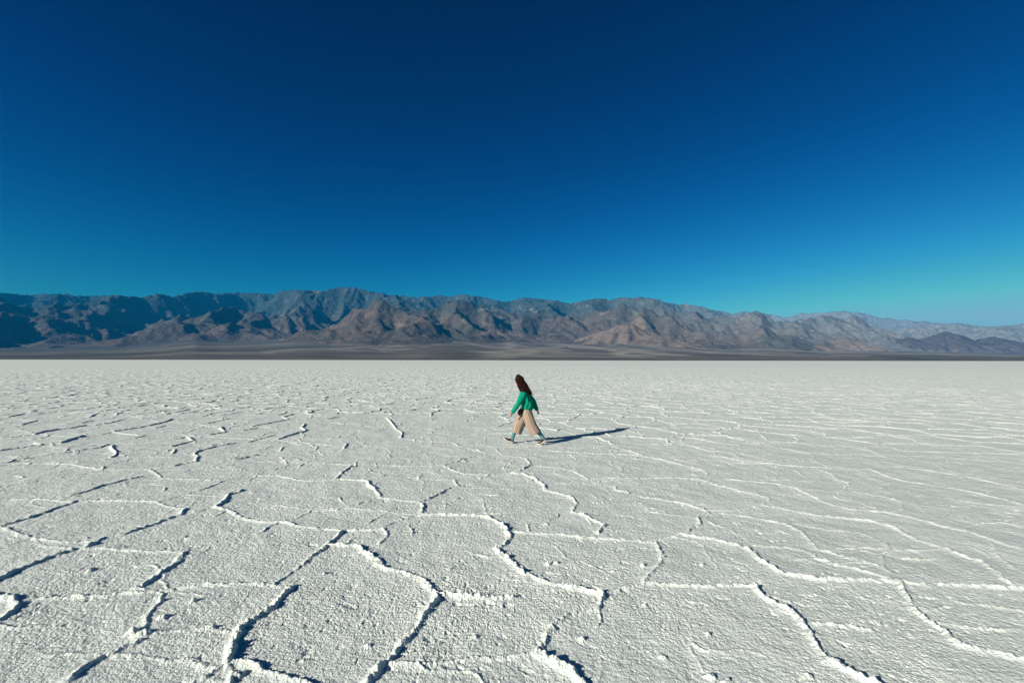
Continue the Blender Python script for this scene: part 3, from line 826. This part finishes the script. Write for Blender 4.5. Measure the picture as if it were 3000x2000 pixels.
def build_person():
    ox, oy = (1213 - 1176) / 95.4, 10.93
    gz = min(ground_z(ox - .38, oy), ground_z(ox + .30, oy)) + .004
    root_loc = V(ox, oy, gz)
    skin = simple_mat('skin', (.56, .33, .24), .5, 9, .1, None, .4)
    knit = simple_mat('green_knit', (.003, .225, .135), .9, 30, .18, (220, .35, .004), .1)
    hair_m = simple_mat('brown_hair', (.018, .0050, .0028), .7, 14, .45, (160, .5, .003), .1)
    sock_m = simple_mat('teal_sock', (.085, .20, .215), .95, 60, .2, (300, .4, .002), .1)
    canvas = simple_mat('dark_canvas', (.040, .032, .020), .9, 50, .2, (300, .3, .002), .1)
    rubber = simple_mat('cream_rubber', (.66, .55, .42), .6)
    lace_m = simple_mat('white_cotton', (.75, .72, .66), .9)
    leather = simple_mat('dark_leather', (.030, .020, .012), .55, 25, .3, (90, .3, .003), .3)
    st = NT('striped_cotton')
    uvn = st.n('ShaderNodeUVMap', uv_map='stripes'); sp = st.n('ShaderNodeSeparateXYZ'); st.l(uvn.outputs[0], sp.inputs[0])
    w = st.math('SINE', st.math('MULTIPLY', sp.outputs[0], 2 * math.pi * 22))
    stripes = st.ramp(w, [(.0, 0.0), (.30, 0.0), (.55, 1.0)])
    base = st.mix(st.noise(st.obj(), 6, 3), (.40, .31, .235), (.47, .37, .28))
    st.col(st.mix(stripes, base, (.075, .030, .022)))
    st.l(st.bump(st.noise(st.obj(), 14, 3), .3, .02), st.b.inputs['Normal'])
    st.b.inputs['Roughness'].default_value = .9

    # ---- body: one continuous surface
    B = Loft()
    B.tube(smooth_path([((-.03, 0, .78), .06, .09), ((-.03, 0, .86), .075, .12), ((-.055, 0, 1.0), .085, .13),
                        ((-.09, 0, 1.12), .095, .15), ((-.12, 0, 1.21), .075, .155), ((-.135, 0, 1.26), .045, .06),
                        ((-.16, 0, 1.33), .045, .045), ((-.175, 0, 1.38), .045, .045)], 18), 24)
    # head, bent forward and down
    H = V(-.205, 0, 1.475)
    B.ball(H, .082, .073, .095, 22, 14)
    B.ball(H + V(-.035, 0, -.055), .055, .052, .055, 18, 10)                 # jaw and chin
    B.tube([(H + V(-.075, 0, .015), .006, .009), (H + V(-.098, 0, -.022), .012, .014), (H + V(-.09, 0, -.032), .007, .010)], 10)   # nose
    B.tube([(H + V(-.078, -.024, -.058), .007, .007), (H + V(-.086, 0, -.057), .010, .010), (H + V(-.078, .024, -.058), .007, .007)], 8, side=V(0, 0, 1))
    for s in (-1, 1):
        B.tube([(H + V(-.074, s * .030, .012), .012, .012), (H + V(-.066, s * .030, .012), .004, .004)], 10)      # eyes
        B.tube([(H + V(.005, s * .070, .02), .010, .014), (H + V(.008, s * .078, 0), .012, .020), (H + V(.002, s * .072, -.025), .007, .009)], 10)  # ears
    def arm(sh, el, wr, hand_dir, palm_n):
        sh, el, wr = Vector(sh), Vector(el), Vector(wr)
        B.tube(smooth_path([(sh, .045, .05), (sh.lerp(el, .4), .043, .045), (el, .036, .038), (el.lerp(wr, .35), .036, .036),
                            (el.lerp(wr, .8), .026, .028), (wr, .022, .026)], 14), 14)
        d = Vector(hand_dir).normalized(); nrm = Vector(palm_n).normalized(); sd = d.cross(nrm).normalized()
        # palm
        B.tube([(wr - d * .005, .016, .024), (wr + d * .03, .015, .036), (wr + d * .07, .014, .040), (wr + d * .085, .010, .036)],
               14, side=sd)
        tips = [(-.030, .058, .0078), (-.010, .070, .0083), (.011, .066, .008), (.030, .050, .0068)]
        for off, L, r in tips:
            a = wr + d * .078 + sd * off
            b = a + d * L * .45 + nrm * L * .10; c = b + d * L * .30 + nrm * L * .22; e = c + d * L * .12 + nrm * L * .24
            B.tube([(a, r, r), (b, r * .95, r * .95), (c, r * .85, r * .85), (e, r * .6, r * .6)], 8)
        a = wr + d * .022 - sd * .026
        b = a + d * .028 - sd * .020 + nrm * .012; c = b + d * .026 - sd * .004 + nrm * .010
        B.tube([(a, .012, .012), (b, .010, .010), (c, .0075, .0075)], 8)
    A1 = ((-.125, -.16, 1.185), (-.235, -.215, .975), (-.375, -.20, .785))
    A2 = ((-.045, .165, 1.19), (.135, .215, .985), (.215, .20, .80))
    arm(*A1, (-.10, .02, -.30), (-.6, .5, .2))
    arm(*A2, (.13, 0, -.27), (-.7, -.5, -.2))
    # legs
    L_back = [((-.010, -.07, .80), .070, .070), ((.045, -.085, .63), .066, .066), ((.115, -.09, .465), .054, .054),
              ((.185, -.088, .37), .054, .052), ((.29, -.085, .235), .038, .037), ((.372, -.085, .135), .030, .032)]
    L_front = [((-.040, .07, .80), .070, .070), ((-.13, .085, .65), .066, .066), ((-.235, .09, .48), .055, .054),
               ((-.285, .09, .36), .055, .052), ((-.34, .09, .22), .038, .037), ((-.372, .09, .115), .030, .032)]
    for L in (L_back, L_front): B.tube(smooth_path(L, 20), 18)
    # feet inside the shoes: (ankle, heel, toe)
    F_back = (V(.375, -.085, .125), V(.405, -.085, .085), V(.275, -.085, .018), V(.205, -.085, .012))
    F_front = (V(-.372, .09, .11), V(-.372, .09, .040), V(-.50, .09, .085), V(-.565, .09, .115))
    for F in (F_back, F_front):
        B.tube([(F[0], .030, .030), (F[1].lerp(F[0], .4), .034, .030), (F[2], .022, .036), (F[3], .012, .030)], 14)
    person = finish(B.mesh('person'), 'person', skin, None, [('REMESH', dict(mode='VOXEL', voxel_size=.0055)), ('SMOOTH', dict(factor=.5, iterations=3))])
    person.name = 'person'; person.location = root_loc
    tag(person, 'woman with long brown hair in green sweater and striped culottes, walking left across the salt', 'person')

    # ---- sweater
    S = Loft()
    def tf(t, q):
        return 1 + .07 * math.sin(5 * t + 15 * q) * (1 - .5 * q) + .05 * math.sin(9 * t - 22 * q) * (1 - .3 * q) + .05 * math.sin(38 * q + 3 * math.sin(t)) * max(0, 1 - 2.0 * q)
    S.tube(smooth_path([((-.015, 0, .785), .112, .150), ((-.018, 0, .820), .116, .155), ((-.018, 0, .842), .146, .185),
                        ((-.024, 0, .92), .150, .195), ((-.046, 0, 1.02), .140, .190), ((-.080, 0, 1.12), .126, .19),
                        ((-.115, 0, 1.20), .100, .185), ((-.13, 0, 1.245), .075, .115), ((-.14, 0, 1.275), .055, .065)], 34), 44, fold=tf)
    def sleeve(sh, el, wr, k):
        sh, el, wr = Vector(sh), Vector(el), Vector(wr)
        fl = lambda t, q: 1 + .09 * math.sin(30 * q + 2.5 * math.sin(t + k)) * min(1, q * 2) + .04 * math.sin(3 * t + 14 * q)
        S.tube(smooth_path([(sh + V(.02, -.02 * (sh.y / abs(sh.y)), .01), .085, .075), (sh.lerp(el, .35), .080, .070), (el, .062, .060),
                            (el.lerp(wr, .45), .056, .054), (el.lerp(wr, .80), .050, .048), (el.lerp(wr, .9), .040, .042), (wr, .034, .036)], 30), 26, fold=fl)
    sleeve(A1[0], A1[1], Vector(A1[2]) + V(-.012, 0, -.035), 0); sleeve(A2[0], A2[1], Vector(A2[2]) + V(.014, 0, -.035), 2)
    S.tube([((-.128, 0, 1.25), .062, .07), ((-.142, 0, 1.285), .058, .064)], 24)
    sw = finish(S.mesh('sweater'), 'sweater', knit, person, [('REMESH', dict(mode='VOXEL', voxel_size=.009)), ('SMOOTH', dict(factor=.5, iterations=2))])
    # ---- culottes
    T = Loft()
    def leg(keys, ph, deep):
        def f(t, q):
            k = max(0, q - .12)
            return 1 + .055 * k * math.sin(7 * t + ph) + .05 * k * math.sin(4 * t - 3 * q + ph) + .02 * math.sin(12 * q + 2 * t)
        T.tube(smooth_path(keys, 36), 60, cap=False, fold=f)
    leg([((-.022, -.03, .845), .098, .125), ((-.022, -.035, .79), .115, .13), ((-.012, -.05, .70), .124, .126), ((.025, -.07, .58), .128, .12),
         ((.068, -.08, .46), .124, .116), ((.120, -.085, .35), .134, .120), ((.170, -.085, .262), .142, .124)], 0, 0)
    leg([((-.028, .03, .845), .098, .125), ((-.032, .035, .79), .110, .13), ((-.085, .05, .70), .118, .125), ((-.150, .07, .58), .132, .118),
         ((-.200, .085, .46), .132, .118), ((-.240, .09, .35), .126, .118), ((-.270, .09, .245), .118, .118)], 2, 0)
    me = T.mesh('trousers')
    ul = me.uv_layers.new(name='stripes')
    vi = np.zeros(len(me.loops), np.int32); me.loops.foreach_get('vertex_index', vi)
    uv = np.array(T.uv, np.float32)[vi].reshape(-1, 4, 2)
    hi = uv[:, :, 0].max(1) > .9
    uv[:, :, 0] = np.where(hi[:, None] & (uv[:, :, 0] < .1), uv[:, :, 0] + 1, uv[:, :, 0])
    ul.data.foreach_set('uv', uv.ravel())
    tr = finish(me, 'trousers', st.m, person, [('SOLIDIFY', dict(thickness=.006, offset=-1))])
    # ---- socks
    for L, F in ((L_back, F_back), (L_front, F_front)):
        K = Loft()
        ks = [(p, a * 1.10 + .006, b * 1.10 + .006) for p, a, b in L[3:]]
        K.tube(smooth_path(ks + [(tuple(F[1].lerp(F[0], .35)), .040, .038)], 16), 20)
        link('sock', K.mesh('sock'), sock_m, person)
    # ---- shoes
    for F, roll in ((F_back, 0), (F_front, 0)):
        # local frame of the shoe: heel -> toe
        if F is F_back:
            heel = V(.432, -.085, .100); ball_ = V(.275, -.085, .004); toe = V(.205, -.085, .008)
        else:
            heel = V(-.352, .09, .012); ball_ = V(-.50, .09, .052); toe = V(-.585, .09, .105)
        d1 = (ball_ - heel).normalized(); d2 = (toe - ball_).normalized()
        up1 = d1.cross(V(0, 1, 0)); up1 = up1 if up1.z > 0 else -up1
        up2 = d2.cross(V(0, 1, 0)); up2 = up2 if up2.z > 0 else -up2
        U = Loft(); L1 = (ball_ - heel).length; L2 = (toe - ball_).length
        def at(q):   # 0..1 along the sole
            s_ = q * (L1 + L2)
            return (heel + d1 * s_, up1, d1) if s_ < L1 else (ball_ + d2 * (s_ - L1), up2, d2)
        prof = [(.0, .020, .030), (.06, .040, .036), (.18, .044, .038), (.32, .038, .038), (.45, .032, .040), (.6, .027, .045), (.75, .023, .046), (.88, .019, .040), (.97, .012, .026), (1.0, .004, .012)]
        rings = []
        for q, hgt, wd in prof:
            c, up, d = at(q); rings.append((c + up * (.014 + hgt * .9), hgt, wd * .93, tuple(d)))
        U.tube(rings, 22, power=2.6)
        shoe = link('shoe', U.mesh('shoe'), canvas, person)
        O = Loft(); rings = []
        for q, wd in [(-.01, .014), (.02, .030), (.1, .038), (.25, .040), (.42, .038), (.6, .046), (.75, .049), (.88, .044), (.97, .030), (1.015, .012)]:
            c, up, d = at(q); rings.append((c + up * .011, .013, wd, tuple(d)))
        O.tube(rings, 20, power=4)
        link('sole', O.mesh('sole'), rubber, shoe)
        for q in (.40, .47, .54, .61):
            c, up, d = at(q); h0 = .014 + np.interp(q, [p[0] for p in prof], [p[1] for p in prof]) * 1.9
            Q = Loft()
            Q.tube([(c + up * (h0 - .012) + V(0, -.026, 0), .003, .003), (c + up * (h0 + .002), .0035, .0035), (c + up * (h0 - .012) + V(0, .026, 0), .003, .003)], 8, side=V(0, 0, 1))
            link('lace', Q.mesh('lace'), lace_m, shoe)
    # ---- hair: a heavy mass falling forward over the face and down the back, with loose strands
    Hh = Loft()
    hk = [((-.195, 0, 1.638), .012, .012), ((-.200, 0, 1.628), .060, .055), ((-.209, 0, 1.59), .090, .082), ((-.204, 0, 1.53), .104, .092),
          ((-.175, 0, 1.45), .108, .096), ((-.128, 0, 1.37), .118, .104), ((-.088, 0, 1.30), .116, .116),
          ((-.062, 0, 1.25), .112, .130), ((-.042, 0, 1.225), .104, .124)]
    lock = lambda t, q: 1 + .035 * q * math.sin(9 * t + 4 * q) + .03 * q * math.sin(17 * t - 3 * q) + .012 * math.sin(31 * t)
    Hh.tube(smooth_path(hk, 40), 72, fold=lock)
    rg = random.Random(3)
    for k in range(150):
        t = rg.uniform(0, 2 * math.pi); keys = hk[2 + k % 3:]
        pts = []
        for (c, a, b) in keys:
            q = (1.638 - c[2]) / .45
            pts.append((c[0] + a * 1.0 * math.cos(t), b * 1.0 * math.sin(t), c[2]))
        last = Vector(pts[-1]); ln = rg.uniform(.005, .075)
        pts.append(tuple(last + V(.045 * rg.uniform(-.2, 1.0) * ln / .05, .02 * rg.uniform(-1, 1), -ln)))
        r0 = rg.uniform(.005, .010)
        rr = [r0 * (.9 if i < len(pts) - 2 else .7) for i in range(len(pts))]; rr[-1] = .0015; rr[0] = .002
        jit = V(rg.uniform(-.006, .006), rg.uniform(-.006, .006), 0)
        Hh.tube(smooth_path([(tuple(Vector(p) + jit * i), r, r) for i, (p, r) in enumerate(zip(pts, rr))], 14), 6)
    for dx, dz, L in ((.055, 1.245, .06), (.05, 1.30, .05), (.06, 1.21, .05), (.075, 1.19, .03), (.04, 1.27, .07)):   # wisps flicked off the back
        Hh.tube([((dx - .07, -.03, dz + .05), .012, .02), ((dx - .02, -.03, dz), .012, .02), ((dx + L * .55, -.02, dz - L * .7), .002, .004)], 8)
    link('hair', Hh.mesh('hair'), hair_m, person)
    # ---- small bag at the front of the hip
    bag = Loft()
    bag.tube([((-.125, -.02, .825), .035, .05), ((-.150, -.02, .800), .060, .075), ((-.190, -.02, .755), .062, .085), ((-.215, -.02, .715), .045, .085), ((-.232, -.02, .690), .012, .070)], 24, power=3.2)
    bo = link('hip_bag', bag.mesh('hip_bag'), leather); bo.location = root_loc
    tag(bo, "small dark brown bag at the front of the walking woman's hip", 'bag')
    sb = Loft()
    sb.tube([((-.115, -.02, .822), .010, .014), ((-.10, -.06, .83), .008, .012), ((-.06, -.13, .835), .006, .012)], 10)
    link('strap', sb.mesh('strap'), leather, bo)
    fl = Loft(); fl.tube([((-.122, -.02, .838), .02, .052), ((-.165, -.02, .826), .016, .080), ((-.215, -.02, .775), .014, .088), ((-.228, -.02, .755), .005, .080)], 18, power=3)
    link('flap', fl.mesh('flap'), leather, bo)
build_person()

# ------------------------------------------------------------------ render settings
SC.view_settings.view_transform = 'Standard'
SC.view_settings.look = 'None'
SC.view_settings.gamma = 1.0
SC.view_settings.exposure = 0.6
SC.render.engine = 'CYCLES'
SC.cycles.use_denoising = True
SC.cycles.denoiser = 'OPENIMAGEDENOISE'
SC.cycles.max_bounces = 4
SC.cycles.diffuse_bounces = 1
SC.cycles.volume_bounces = 0
SC.cycles.use_adaptive_sampling = False
